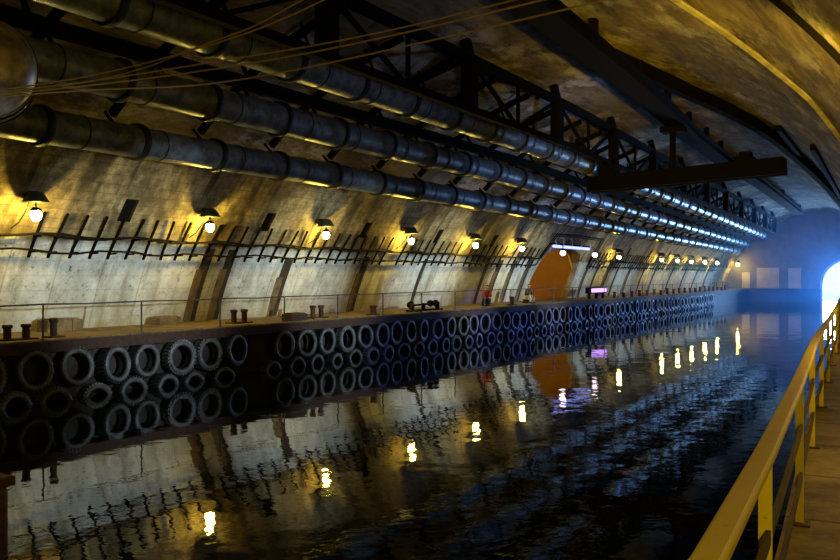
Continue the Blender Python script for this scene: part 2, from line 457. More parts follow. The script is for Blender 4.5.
# ------------------------------------------------------------------ ventilation ducts
def drift(t): 
    k = min(max((t-38)/75, 0), 1.25); return k
def duct_pt(i, t):
    k = drift(t)
    u0, z0, u1, z1 = [(-19.2,7.16,-20.3,6.6),(-17.4,8.27,-19.3,7.5),(-15.2,9.33,-17.2,8.56)][i]
    return (u0+(u1-u0)*k, t, z0+(z1-z0)*k)
DLAB = ['long grey ventilation duct, lowest of the three along the far wall', 'long grey ventilation duct, middle of the three under the vault',
        'long grey ventilation duct, uppermost of the three beside the lattice girder']
for i in range(3):
    rad = (.44,.47,.50)[i]; ta, tb = -6.0, 118.0
    root = empty('ventilation_duct', duct_pt(i, ta)); org = Vector(duct_pt(i, ta))
    bm = newbm(); tube(bm, [Vector(duct_pt(i, t))-org for t in lin(ta, tb, 60)], rad, 28)
    o = obj('duct_pipe', bm, M['duct'], root, smooth=True)
    fl = sm = None; t = 14.7 - 3.15*7 + .9*i; k = 0
    while t < tb:
        off = Vector(duct_pt(i, t)) - org
        if fl is None:
            bm = newbm(); lathe(bm, [(rad-.01,-.09),(rad+.08,-.09),(rad+.09,.0),(rad+.08,.09),(rad-.01,.09)], 28, Matrix.Rotation(-PI/2, 4, 'X')); fl = obj('flange', bm, M['flange'], root); q = fl
            bm = newbm(); lathe(bm, [(rad-.01,-.02),(rad+.018,-.02),(rad+.018,.02),(rad-.01,.02)], 28, Matrix.Rotation(-PI/2, 4, 'X')); sm = obj('seam', bm, M['flange'], root); s = sm
        else:
            q = fl.copy(); C.objects.link(q); q.parent = root
            s = sm.copy(); C.objects.link(s); s.parent = root
        q.location = off; s.location = off + Vector((0, (.95,1.2,.8)[(k+i)%3], 0))
        t += 3.15; k += 1
    tag(root, DLAB[i], 'pipe', 'ventilation ducts')

# hangers that carry the ducts
HT = lin(3.5, 3.5+3.49*32, 32)
for k, t in enumerate(HT):
    root = empty('duct_hanger', vault_pt(PI*.62, t, R)); org = Vector(root.location)
    pts = [duct_pt(i, t) for i in range(3)]
    a0 = math.atan2(pts[0][2]-CZ, pts[0][0]-CU) - .01; a1 = math.atan2(pts[2][2]-CZ, pts[2][0]-CU) - .1
    bm = newbm(); bar(bm, [Vector(vault_pt(a, t, R-.28))-org for a in lin(a0, a1, 10)], .16, .22); obj('arch_bar', bm, M['steel'], root)
    for p, rr in zip(pts, (.47,.50,.53)):
        a = math.atan2(p[2]-CZ, p[0]-CU); q = vault_pt(a, t, R+.1)
        bm = newbm(); bar(bm, [Vector(p)-org+ (Vector(q)-Vector(p)).normalized()*rr, Vector(q)-org], .07, .07); obj('drop_rod', bm, M['steel'], root)
    tag(root, 'black steel hanger carrying the three ducts, %s counting from the near end' % nth(k+1), 'hanger', 'duct hangers under the vault')

# I-beam between the upper and the middle duct
bm = newbm()
pts = [(-16.25-1.9*drift(t), t, 8.72-.75*drift(t)) for t in lin(-6, 118, 40)]
sweep(bm, pts, [(-.13,-.16),(.13,-.16),(.13,-.12),(.02,-.12),(.02,.12),(.13,.12),(.13,.16),(-.13,.16),(-.13,.12),(-.02,.12),(-.02,-.12),(-.13,-.12)])
root = obj('support_rail', bm, M['steel'])
for t in lin(5.2, 110.2, 15):
    k = drift(t); p = Vector((-16.25-1.9*k, t, 8.8-.75*k)); a = math.atan2(p.z-CZ, p.x-CU)
    bm = newbm(); bar(bm, [p, vault_pt(a, t, R+.1)], .09, .09); obj('suspension_rod', bm, M['steel'], root)
tag(root, 'black steel rail hanging between the upper and middle ducts', 'beam')

# lattice girder beside the top duct
def gird(t, top):
    k = drift(t); return Vector((-13.5-1.6*k, t, (10.85 if top else 9.1)-.75*k))
root = empty('lattice_girder', (-13.5, 10.4, 9.1)); org = Vector(root.location)
for top in (1, 0):
    bm = newbm(); bar(bm, [gird(t, top)-org for t in lin(10.4, 112, 30)], .26, .30 if top else .24); obj('top_chord' if top else 'bottom_chord', bm, M['steel'], root)
GT = [10.6 + 8.4*k for k in range(13)]
for t in GT:
    bm = newbm(); bar(bm, [gird(t,0)-org, gird(t,1)-org], .5, .42); obj('upright', bm, M['steel'], root)
    p = gird(t, 1); a = math.atan2(p.z-CZ, p.x-CU)
    bm = newbm(); bar(bm, [p-org, Vector(vault_pt(a, t, R+.02))-org], .3, .3); obj('anchor_block', bm, M['steel'], root)
for t0, t1 in zip(GT, GT[1:]):
    tm = (t0+t1)/2
    for a, b in ((gird(t0,1), gird(tm,0)), (gird(tm,0), gird(t1,1))):
        bm = newbm(); bar(bm, [a-org, b-org], .12, .12); obj('diagonal', bm, M['steel'], root)
    bm = newbm(); bar(bm, [gird(tm,0)-org, gird(tm,1)-org], .12, .12); obj('post', bm, M['steel'], root)
tag(root, 'black lattice girder running along the vault above the ducts', 'girder')

# crane rail on the near side and the bridge beam that crosses under the vault
RP = [(-8.6,10,10.75),(-9.15,21.87,10.75),(-9.65,34.7,10.75),(-10.5,47,10.75),(-11.0,58,10.75),(-11.2,74,10.75),(-12.5,113,10.75)]
root = empty('crane_rail_beam', RP[0]); org = Vector(RP[0])
bm = newbm(); pts = [Vector(p)-org for p in interp(RP, 4)]
sweep(bm, pts, [(-.48,-.2),(.48,-.2),(.48,-.14),(.2,-.14),(.2,.3),(.4,.3),(.4,.36),(-.4,.36),(-.4,.3),(-.2,.3),(-.2,-.14),(-.48,-.14)])
obj('beam', bm, M['steel'], root)
for p in interp(RP, 2)[::1]:
    a = math.atan2(p[2]-CZ, (p[0]-CU)*HALF/half_right(p[1]) if p[0] > CU else p[0]-CU)
    bm = newbm(); bar(bm, [Vector(p)-org+Vector((0,0,.3)), Vector((p[0], p[1], vault_pt(a, p[1], R)[2]+.35))-org], .3, .25); obj('bracket', bm, M['steel'], root)
tag(root, 'heavy black crane rail beam along the middle of the vault', 'beam')
root = empty('crane_bridge', (-14.5, 43, 7.95)); org = Vector(root.location)
for dy, nm in ((-.35,'main_beam'),(.5,'main_beam')):
    bm = newbm(); box(bm, (0, dy-.14, -.38), (9.15, dy+.14, .38), Matrix.Rotation(-math.radians(2.6), 4, 'Y')); obj(nm, bm, M['steel'], root)
bm = newbm(); box(bm, (.6,-.5,.3),(1.4,.6,.96)); obj('end_carriage', bm, M['steel'], root)
bm = newbm(); box(bm, (4.0,-.12,.2),(4.25,.13,2.75)); box(bm, (3.6,-.4,2.3),(4.7,.4,2.56)); obj('hanger', bm, M['steel'], root)
bm = newbm(); box(bm, (7.0,-.45,.3),(7.9,.55,.85)); box(bm, (7.2,-.3,.8),(7.7,.4,1.15)); obj('hoist_trolley', bm, M['steel'], root)
for x in (.35, 8.9):
    bm = newbm(); box(bm, (x-.05,-.6,-.2),(x+.05,.75,.2), Matrix.Translation((0,0,x*math.tan(math.radians(2.6))))); obj('end_plate', bm, M['steel'], root)
tag(root, 'black crane bridge crossing under the vault', 'crane')

# conduits along the near haunch, far part
for j, (du, lab) in enumerate(((0.0,'dark steel conduit along the near side of the far vault, outer one'),(.75,'dark steel conduit along the near side of the far vault, inner one'))):
    bm = newbm(); pts = []
    for t in lin(46, 122, 12):
        k = half_right(t)/HALF; ang = math.radians(66 - 9*j - (t-46)*.05)
        pts.append(vault_pt(ang, t, R-.16))
    bar(bm, pts, .22, .3); tag(obj('conduit', bm, M['steel']), lab, 'conduit', 'conduits on the near haunch')

# ------------------------------------------------------------------ wall lamps
def make_lamp(r, mat):
    root = empty('wall_lamp', (0,0,0))
    bm = newbm(); lathe(bm, [(0,-.16),(.07,-.15),(.115,-.1),(.145,-.03),(.15,.03),(.125,.09),(.10,.13),(0,.13)], 20); obj('globe', bm, mat, root, smooth=True)
    bm = newbm(); lathe(bm, [(0,.22),(.09,.22),(.15,.16),(.15,.12),(0,.12)], 16); obj('cap', bm, M['steel'], root)
    bm = newbm(); lathe(bm, [(.12,.66),(.20,.64),(.36,.38),(.38,.36),(.36,.35),(.18,.60),(0,.62)], 20); lathe(bm, [(0,.68),(.12,.67),(.12,.60),(0,.60)], 12); obj('shade', bm, M['shade'], root)
    bm = newbm(); tube(bm, [(0,0,.2),(0,0,.62)], .025, 8); obj('stem', bm, M['steel'], root)
    bm = newbm(); bar(bm, [(-.02,0,.64),(-.95,0,.64)], .06, .07); obj('wall_arm', bm, M['steel'], root)
    bm = newbm(); tube(bm, [(-.05,-.1,.62),(-.2,-.18,.1),(-.45,-.22,-.2),(-.74,-.25,-.36)], .016, 6); obj('feed_cable', bm, M['blackcable'], root)
    return root
LAMPS = [16.42, 23.41, 30.34, 37.45, 44.6, 51.2, 71.5, 85.2, 91.5, 97.8, 104.6, 111.6, 125.4]
proto = make_lamp(.14, M['bulb'])
LP_T = []
for k, t in enumerate(LAMPS):
    o = proto if k == 0 else copy_tree(proto)
    z = 5.1 if t < 60 else 4.95; o.location = (-21.6, t, z); LP_T.append(t)
    rel = '%s from the left' % nth(k+1) if k < 7 else ('%s from the far end of the quay' % nth(len(LAMPS)-k) if k < len(LAMPS)-1 else 'the farthest one, by the end wall')
    tag(o, 'lit globe lamp under a dark green hood, ' + rel, 'lamp', 'wall lamps above the far quay')

# blue-white tube bar and two round lamps over the passage
root = empty('tube_light_bar', (-21.75, 60.6, 5.42)); 
bm = newbm(); box(bm, (-.12,-3.9,.10),(.06,3.9,.22)); obj('mounting_rail', bm, M['steel'], root)
for y0, y1 in ((-3.7,-2.2),(-1.9,.3),(.5,3.6)):
    bm = newbm(); tube(bm, [(.05,y0,0),(.05,y1,0)], .10, 12); obj('light_tube', bm, M['flood'], root, smooth=True)
for y in (-3.6,-2.1,-.4,1.6,3.5):
    bm = newbm(); tube(bm, [(.08,y,-.1),(.2,y,.1),(.16,y,.6),(-.6,y,.62)], .03, 6); obj('hook', bm, M['white'], root)
tag(root, 'blue-white tube light bar over the arched passage', 'light')
for k, (t, lab) in enumerate(((58.0,'pinkish round lamp under the left end of the blue tube light'),(64.85,'pinkish round lamp under the right end of the blue tube light'))):
    r2 = empty('globe_lamp', (-21.45, t, 4.98))
    bm = newbm(); lathe(bm, [(0,-.19),(.12,-.15),(.19,-.05),(.19,.05),(.13,.14),(0,.17)], 18); obj('globe', bm, M['pinkbulb'], r2, smooth=True)
    bm = newbm(); lathe(bm, [(0,.14),(.09,.14),(.09,.26),(0,.26)], 12); tube(bm, [(0,0,.24),(0,0,.5),(-.2,0,.56)], .03, 6); obj('holder', bm, M['steel'], r2)
    tag(r2, lab, 'lamp', 'round lamps over the passage')

# solid yellow triangle standing in for a patch of lamplight in the passage mouth
bm = newbm(); quad_faces(bm, [(-23.3,63.66,5.34),(-23.3,64.98,5.34),(-23.3,64.98,3.85),(-23.36,63.66,5.34),(-23.36,64.98,5.34),(-23.36,64.98,3.85)], [(0,1,2),(3,5,4),(0,3,4,1),(1,4,5,2),(2,5,3,0)])
tag(obj('light_triangle', bm, flat('yellow_light_patch', (.50,.27,.015), .8, var=.2)), 'yellow triangle of painted lamplight in the mouth of the arched passage', 'light patch')

# ------------------------------------------------------------------ cable brackets and cables
def make_bracket():
    root = empty('cable_bracket', (0,0,0))
    zs = [(3.95,.05),(4.25,.06),(4.6,.09),(5.0,.11),(5.25,.12)]
    bm = newbm(); bar(bm, [(wall_u(z,d), 0, z-4.5) for z, d in zs], .07, .06); obj('upright', bm, M['steel'], root)
    for z in (4.1, 4.56):
        bm = newbm(); bar(bm, [(wall_u(z,-.05),0,z-4.5),(wall_u(z,.34),0,z-4.48)], .05, .05); obj('shelf_arm', bm, M['steel'], root)
    return root
bproto = make_bracket(); t = 14.9; k = 0
BT = []
while t < 116:
    if not (55.8 < t < 66.4) and min(abs(t-x) for x in LAMPS) > .28: BT.append(t)
    t += .76 + random.uniform(-.05,.05)
for k, t in enumerate(BT):
    o = bproto if k == 0 else copy_tree(bproto); o.location = (0, t, 4.5); o.rotation_euler = (random.uniform(-.10,.10), 0, 0)
    prev = [i for i, x in enumerate(LAMPS) if x < t]
    if prev:
        i = prev[-1]; c = sum(1 for x in BT if LAMPS[i] < x <= t)
        lamp = nth(i+1) + ' lamp from the left'
        lab = 'black wall bracket for cables, %s to the right of the %s' % (nth(c), lamp)
    else:
        lab = 'black wall bracket for cables, %s to the left of the first lamp' % nth(sum(1 for x in BT if t <= x < LAMPS[0]))
    tag(o, lab, 'bracket', 'cable brackets on the far wall')
for j, (z, d, lab) in enumerate(((4.60,.17,'upper black cable sagging along the brackets on the far wall'),(4.56,.29,'second black cable sagging along the brackets, just in front of the upper one'),(4.14,.2,'lower black cable running along the brackets on the far wall'))):
    bm = newbm(); pts = []
    for i, t in enumerate(lin(6, 118, 150)):
        zz = z + .05*math.sin(i*1.3+j) + random.uniform(-.02,.04); pts.append((wall_u(zz, d), t, zz))
    if True:
        seg = [p for p in pts if p[1] < 56.2]; tube(bm, seg, .035, 6)
        tube(bm, [p for p in pts if p[1] > 66.0], .035, 6)
        tube(bm, [seg[-1], ((-21.2,-21.08,-21.34)[j], 56.2, 6.22-.07*j), ((-21.2,-21.08,-21.34)[j], 61, 6.28-.07*j), ((-21.2,-21.08,-21.34)[j], 66.0, 6.22-.07*j), [p for p in pts if p[1] > 66.0][0]], .035, 6)
    tag(obj('cable', bm, M['blackcable']), lab, 'cable', 'cables along the far wall')

# ------------------------------------------------------------------ tyres along the quay
def make_tyre(ro, w, lugs, seed, sidewall):
    """tyre axis along +x, front face at x = 0"""
    rnd = random.Random(seed)
    root = empty('tyre_fender', (0,0,0)); mx = Matrix.Rotation(PI/2, 4, 'Y')
    ri = ro*.66
    prof = [(ri, -w*.12),(ri+.02, -.012),(ri+.04, .0),(ro*.86, .0),(ro*.955, -.03),(ro, -.075),(ro,-w+.075),(ro*.955,-w+.03),(ro*.86,-w),(ri+.04,-w),(ri+.02,-w+.012),(ri,-w*.88),(ri+.05,-w*.6),(ri+.05,-w*.4)]
    bm = newbm(); lathe(bm, prof, 36, mx, closed=True); c = obj('carcass', bm, M['rubber'], root, smooth=True)
    for v in c.data.vertices:
        a = math.atan2(v.co.z, v.co.y); s = 1 + .018*math.sin(2*a+seed) + .008*math.sin(5*a+seed*2); v.co.y *= s; v.co.z *= s
    bm = newbm(); lathe(bm, [(ro*.74, -.004),(ro*.76,.008),(ro*.86,.014),(ro*.93,.008),(ro*.97,-.03),(ro*.94,-.034),(ro*.80,-.012)], 36, mx, closed=True); 
    c2 = obj('sidewall_ring', bm, M['dusty'], root, smooth=True)
    for v in c2.data.vertices:
        a = math.atan2(v.co.z, v.co.y); s = 1 + .018*math.sin(2*a+seed) + .008*math.sin(5*a+seed*2); v.co.y *= s; v.co.z *= s
    bm = newbm(); nl = 30
    for k in range(nl):
        a = 2*PI*k/nl; m = Matrix.Rotation(a, 4, 'X') @ Matrix.Translation((-w/2, 0, ro))
        box(bm, (-w*.46,-.028*lugs,-.05),(-.01,.028*lugs,.022*lugs), m @ Matrix.Rotation(.25,4,'Z')); box(bm, (.01,-.028*lugs,-.05),(w*.46,.028*lugs,.022*lugs), m @ Matrix.Rotation(-.25,4,'Z'))
    obj('tread', bm, M['dusty'] if sidewall else M['rubber'], root)
    return root
protos = [make_tyre(.54,.34,1.0,1,0), make_tyre(.52,.30,1.25,2,1), make_tyre(.545,.36,.8,3,0)]
PITCH = 1.321
def tyre_t(k): return 14.19 + PITCH*k
used = [False]*3
upper = []; lower = []
N = 68
for k in range(N):
    t = tyre_t(k)
    if k != 8: upper.append(t)
    if k not in (7, ) : lower.append(t + PITCH*.5)
def put_tyre(row, i, n, t, z, r):
    v = [1,0,2,0,1,0,2,1,0,0,2][(i*3 + (1 if row == 'lower' else 0)) % 11] if i else 1
    o = protos[v] if not used[v] else copy_tree(protos[v]); used[v] = True
    o.location = (-20.34 + random.uniform(-.05,.05), t + random.uniform(-.07,.07), z + random.uniform(-.05,.03))
    o.rotation_euler = (random.uniform(0, 6.28), random.uniform(-.07,.03), random.uniform(-.12,.12))
    o.scale = (r, r, r)
    side = 'from the left' if i < n//2 else 'from the far end'; c = i+1 if i < n//2 else n-i
    lab = ('black tyre fender hanging in the upper row on the quay, %s %s' if row == 'upper' else 'half-sunken black tyre fender in the waterline row, %s %s') % (nth(c), side)
    tag(o, lab, 'tyre', 'tyre fenders of the %s row' % row)
for i, t in enumerate(upper): put_tyre('upper', i, len(upper), t, .87, random.uniform(.97,1.03))
for i, t in enumerate(lower): put_tyre('lower', i, len(lower), t, -.12, random.uniform(.92,1.0))

# ------------------------------------------------------------------ far railing, bollards and gear on the quay
root = empty('quay_railing', (-20.55, 0, 1.7))
PT = [2.0 + 3.46*k for k in range(34)]
rail_end = PT[-1]
bm = newbm(); tube(bm, [(0, t, .93 + .012*math.sin(t*1.7)) for t in lin(PT[0], rail_end, 90)], .024, 6); obj('top_rail', bm, M['rail'], root)
for t in PT:
    bm = newbm(); tube(bm, [(0,t,-.02),(0,t,.94)], .026, 6); box(bm, (-.07,t-.07,-.01),(.07,t+.07,.02)); obj('post', bm, M['rail'], root)
tag(root, 'thin steel railing along the edge of the far quay', 'railing')

def bollard(t, h, r, lab, u=-20.9, pair=False):
    root = empty('bollard', (u, t, 1.7))
    for j, dy in enumerate((-.28,.28) if pair else (0,)):
        bm = newbm(); lathe(bm, [(0,0),(r,0),(r,h*.75),(r*1.35,h*.82),(r*1.35,h*.95),(r*1.1,h),(0,h)], 16, Matrix.Translation((0,dy,0))); obj('post', bm, M['rusty'], root, smooth=False)
    bm = newbm(); box(bm, (-.22,-.5 if pair else -.22,-.01),(.22,.5 if pair else .22,.05)); obj('base_plate', bm, M['rusty'], root)
    tag(root, lab, 'bollard', 'mooring bollards on the far quay')
bollard(15.3,.42,.10,'rusty double mooring bollard at the far left of the far quay', pair=True)
bollard(16.45,.55,.09,'single rusty mooring bollard just right of the leftmost double one')
bollard(24.7,.5,.10,'rusty double mooring bollard at the foot of the third brown rib strip', pair=True, u=-21.4)
bollard(29.3,.52,.10,'rusty double mooring bollard below the second lamp gap, beside the wide rib', pair=True, u=-21.3)
bollard(32.9,.42,.13,'stout rusty bollard on the quay below the third lamp')
bollard(36.3,.4,.10,'rusty bollard on the quay just left of the long winch')
bollard(48.0,.5,.12,'rusty bollard on the quay between the sitting person and the fifth lamp')
# rubble blocks and a small crate
for (t, w, h, u, lab) in ((27.3,1.0,.26,-20.9,'low rusty steel box on the quay near the wide rib'),(18.5,1.3,.36,-23.2,'mossy concrete block against the wall, left of the second lamp'),(22.9,1.0,.26,-23.2,'mossy concrete block against the wall under the second lamp')):
    bm = newbm(); box(bm, (u-.25,t-w/2,1.69),(u+.25,t+w/2,1.7+h)); box(bm, (u-.2,t-w/2+.08,1.7+h),(u+.22,t+w/2-.12,1.7+h+.04))
    tag(obj('quay_block', bm, M['rusty'] if u > -21 else M['floor'], bevel=.03), lab, 'block')
# winch / anchor gear
root = empty('winch', (-21.3, 38.2, 1.7)); root.scale = (.8,1,.68)
bm = newbm(); box(bm, (-.3,-1.4,0),(.3,1.5,.1)); obj('bed', bm, M['steel'], root)
bm = newbm(); tube(bm, [(0,-1.3,.42),(0,1.5,.5)], .07, 8); obj('shaft', bm, M['steel'], root)
bm = newbm(); lathe(bm, [(0,-.3),(.24,-.3),(.24,-.26),(.12,-.24),(.12,.24),(.24,.26),(.24,.3),(0,.3)], 16, Matrix.Translation((0,.9,.5)) @ Matrix.Rotation(PI/2,4,'X')); obj('drum', bm, M['steel'], root)
for y in (-1.2,-.1,1.35):
    bm = newbm(); box(bm, (-.12,y-.05,.05),(.12,y+.05,.55)); obj('stand', bm, M['steel'], root)
bm = newbm(); lathe(bm, [(0,-.04),(.26,-.04),(.26,.04),(0,.04)], 14, Matrix.Translation((0,-1.32,.45)) @ Matrix.Rotation(PI/2,4,'X')); obj('hand_wheel', bm, M['steel'], root)
tag(root, 'long low black winch standing on the far quay', 'winch')
# violet lit stand beyond the passage
root = empty('light_stand', (-21.4, 63.9, 1.7)); root.location = (-21.2, 64.4, 1.7)
bm = newbm(); box(bm, (-.2,-1.9,.42),(.2,1.9,.86)); obj('housing', bm, M['steel'], root)
for y0, y1 in ((-1.7,-.1),(.1,1.7)):
    bm = newbm(); box(bm, (.18,y0,.5),(.26,y1,.78)); obj('light_tube', bm, M['violet'], root)
for y in (-1.6,0,1.6):
    bm = newbm(); box(bm, (-.1,y-.06,0),(.1,y+.06,.44)); obj('leg', bm, M['steel'], root)
tag(root, 'low black stand with two glowing violet panels on the far quay', 'light')
# small clutter along the far part of the quay edge
SP = lin(67.5, 112, 19)
for k, t in enumerate(SP):
    h = random.uniform(.25,.5)
    root = empty('mooring_cleat', (-20.75, t, 1.7))
    bm = newbm(); lathe(bm, [(0,0),(.13,0),(.10,h),(.16,h+.04),(.16,h+.1),(0,h+.12)], 10); obj('stem', bm, M['rusty'], root)
    bm = newbm(); tube(bm, [(0,-.3,h*.6),(0,.3,h*.6)], .05, 6); obj('cross_bar', bm, M['rusty'], root)
    tag(root, 'rusty mooring cleat on the far quay edge, %s beyond the violet light stand' % nth(k+1), 'cleat', 'mooring cleats on the far quay edge')

# ------------------------------------------------------------------ people sitting on the quay
def skin_mesh(name, joints, bones, mat, parent, root_i=0, sub=2):
    me = bpy.data.meshes.new(name); me.from_pydata([j[0] for j in joints], bones, []); me.update()
    o = bpy.data.objects.new(name, me); C.objects.link(o); o.parent = parent; me.materials.append(mat)
    o.modifiers.new('skin', 'SKIN')
    if not me.skin_vertices: 
        bpy.context.view_layer.objects.active = o
    for i, j in enumerate(joints):
        sv = me.skin_vertices[0].data[i]; sv.radius = (j[1], j[1]); sv.use_root = (i == root_i)
    s = o.modifiers.new('sub', 'SUBSURF'); s.levels = sub; s.render_levels = sub
    o.modifiers['skin'].use_smooth_shade = True
    return o
def person(loc, rz, jacket, trousers, hair, label, lean):
    root = empty('person', loc, rz)
    # local frame: +x faces forward, seat height about .30
    hip=(0,0,.36); ch=(lean*.55,0,.74); nk=(lean*.75,0,.90); hd0=(lean*.85,0,.98); hd=(lean*.95,0,1.09); top=(lean*.93,0,1.17)
    J=[(hip,.13),(ch,.145),(nk,.055),(hd0,.07),(hd,.095),(top,.07)]; B=[(0,1),(1,2),(2,3),(3,4),(4,5)]
    def limb(pts, par):
        p = par
        for q in pts: J.append(q); B.append((p, len(J)-1)); p = len(J)-1
        return p
    for s in (-1,1):
        limb([((.04,s*.10,.36),.10),((.40,s*.14,.44),.07),((.42,s*.14,.22),.055),((.44,s*.14,.05),.045),((.58,s*.15,.03),.035)],0)
        w = limb([((ch[0],s*.19,.80),.06),((ch[0]+.12,s*.24,.58),.045),((.34,s*.15,.50),.032),((.40,s*.13,.48),.030)],1)
        for f, ln in ((-.03,.07),(-.01,.085),(.01,.08),(.03,.06)):
            limb([((.43,s*.13+f,.475),.009),((.43+ln*.6,s*.13+f*1.2,.465),.008),((.43+ln,s*.13+f*1.2,.44),.007)],w)
        limb([((.40,s*.09,.47),.010),((.44,s*.075,.46),.009)],w)
    skin_mesh('body', J, B, M['skin'], root)
    j=[((0,0,.34),.15),(ch,.17),((nk[0],0,.87),.075)]; b=[(0,1),(1,2)]
    for s in (-1,1):
        n0=len(j); j += [((ch[0],s*.19,.80),.08),((ch[0]+.12,s*.24,.58),.065),((.33,s*.15,.51),.045)]; b += [(1,n0),(n0,n0+1),(n0+1,n0+2)]
    skin_mesh('jacket', j, b, jacket, root)
    j=[((0,0,.33),.14)]; b=[]
    for s in (-1,1):
        n0=len(j); j += [((.06,s*.10,.36),.115),((.40,s*.14,.44),.088),((.42,s*.14,.22),.07),((.44,s*.14,.08),.06)]; b += [(0,n0),(n0,n0+1),(n0+1,n0+2),(n0+2,n0+3)]
    skin_mesh('trousers', j, b, trousers, root)
    skin_mesh('hair', [((hd[0]-.03,0,hd[2]+.04),.118),((hd[0]-.02,0,hd[2]+.10),.10)], [(0,1)], hair, root)
    for s in (-1,1):
        bm = newbm(); lathe(bm, [(0,0),(.055,0),(.06,.03),(.05,.075),(0,.08)], 12, Matrix.Translation((.51,s*.145,0)) @ Matrix.Diagonal((2.0,1,1,1))); obj('shoe', bm, M['shoe'], root, smooth=True)
    hx, hz = hd[0], hd[2]                                # face
    bm = newbm()
    for s in (-1,1): lathe(bm, [(0,-.012),(.012,0),(0,.012)], 8, Matrix.Translation((hx+.085,s*.035,hz+.01)))
    obj('eyes', bm, M['black'], root)
    bm = newbm(); lathe(bm, [(0,.03),(.012,0),(.02,-.025),(0,-.03)], 8, Matrix.Translation((hx+.092,0,hz-.015))); obj('nose', bm, M['skin'], root, smooth=True)
    tag(root, label, 'person')
    return root
def seat(loc, label):
    bm = newbm(); x, y, z = loc; box(bm, (x-.2,y-.22,z-.005),(x+.2,y+.22,z+.05)); box(bm, (x-.16,y-.18,z+.05),(x+.16,y+.18,z+.20)); box(bm, (x-.2,y-.22,z+.20),(x+.2,y+.22,z+.235))
    tag(obj('wooden_crate', bm, M['slotd']), label, 'crate')
seat((-21.6,45.9,1.7),'small dark crate under the person in the red jacket')
person((-21.6,45.9,1.7), -.9, M['red'], M['navy'], M['hair'], 'person in a red jacket and navy trousers sitting on the far quay', .42)
seat((-21.6,51.9,1.7),'small dark crate under the person in dark clothes')
person((-21.6,51.9,1.7), -.3, M['black'], M['white'], M['hair'], 'person in a black top and pale trousers sitting left of the passage', .22)

# ------------------------------------------------------------------ near walkway railing
def hr(t, z): return Vector((edge_u(t), t, z))
root = empty('yellow_handrail', (edge_u(.8), .8, 1.7)); org = Vector(root.location)
ht = [.5,1.3,2.26,3.0,3.7,5,6.3,8,9.6,10.6,12.6,15,18,21.5]+lin(26,124,18)
bm = newbm(); bar(bm, [hr(t,2.69)-org for t in ht], .082, .045); obj('top_rail', bm, M['yellow'], root, bevel=.012)
for z in (2.36, 2.03):
    bm = newbm(); bar(bm, [hr(t,z)-org+Vector((.012,0,0)) for t in ht], .02, .055); obj('middle_rail', bm, M['rusty'], root)  # middle rails coloured dark brown to stand for their shadow side
pt = [.8,3.78,6.6,9.6,12.6]+[12.6+3.0*k for k in range(1,38)]
for t in pt:
    a = hr(t,1.69)-org; d = (hr(t+.3,0)-hr(t-.3,0)).normalized(); s = Vector((d.y,-d.x,0))
    bm = newbm(); m = Matrix.Translation(a) @ Matrix.Rotation(math.atan2(d.y,d.x)-PI/2,4,'Z')
    box(bm, (-.026,-.012,0),(.026,.012,.985), m); obj('post', bm, M['yellow'], root)
    bm = newbm(); box(bm, (-.07,-.08,-.005),(.07,.08,.022), m); obj('foot_plate', bm, M['rusty'], root)
tag(root, 'chipped yellow handrail along the near walkway', 'railing')

# ------------------------------------------------------------------ tank, strung cables, pontoon
root = empty('hanging_tank', (-13.15, 9.0, 6.82)); rt = .82
mx = Matrix.Rotation(PI/2+.15, 4, 'Z') @ Matrix.Rotation(-PI/2, 4, 'X')
dome = [(rt, -.28)] + [(rt*math.cos(a), -.28+.66*math.sin(a)) for a in lin(0, PI/2, 12)][1:-1] + [(0, -.28+.66)]
mx = Matrix.Rotation(-.62, 4, 'Z') @ Matrix.Rotation(PI/2, 4, 'Y')
bm = newbm(); lathe(bm, [(0,-1.6),(rt*.8,-1.5),(rt,-1.2)] + dome, 40, mx); obj('shell', bm, M['tank'], root, smooth=True)
bm = newbm(); lathe(bm, [(rt-.02,-.36),(rt+.025,-.36),(rt+.025,-.30),(rt-.02,-.30)], 40, mx); obj('weld_band', bm, M['rusty'], root)
for s in (-.6,-1.1):
    p = mx @ Vector((0,0,s)); bm = newbm(); lathe(bm, [(rt,s-.05),(rt+.03,s-.05),(rt+.03,s+.05),(rt,s+.05)], 32, mx); bar(bm, [p+Vector((0,0,rt)), p+Vector((0,0,4.9))], .08, .08); obj('hanger_strap', bm, M['steel'], root)
tag(root, 'rounded pale tank end hanging under the vault at the upper left', 'tank')

TC = 7.4; KC = 7.4/8.5
lines = [([(-19.9,6.6),(-12.0,6.18),(-7.84,6.32),(-5.2,6.85),(-1.2,8.0)],'thin ochre cable strung across the tunnel, second from the top'),
         ([(-19.9,6.55),(-12.0,6.16),(-7.84,6.11),(-4.79,6.18),(-1.0,6.55),(1.0,6.9)],'thin ochre cable strung across the tunnel, third from the top'),
         ([(-19.9,6.5),(-12.0,6.13),(-7.84,6.03),(-4.79,6.13),(-1.0,6.45),(1.05,6.75)],'thin ochre cable strung across the tunnel, second from the bottom'),
         ([(-19.9,6.45),(-11.1,6.06),(-7.84,5.86),(-4.79,5.99),(-1.0,6.3),(1.1,6.6)],'thin ochre cable strung across the tunnel, lowest one'),
         ([(-19.9,6.7),(-11.1,6.14),(-7.84,6.42),(-6.58,6.7),(-4.4,7.4),(-1.4,8.4)],'thin ochre cable strung across the tunnel, topmost one')]
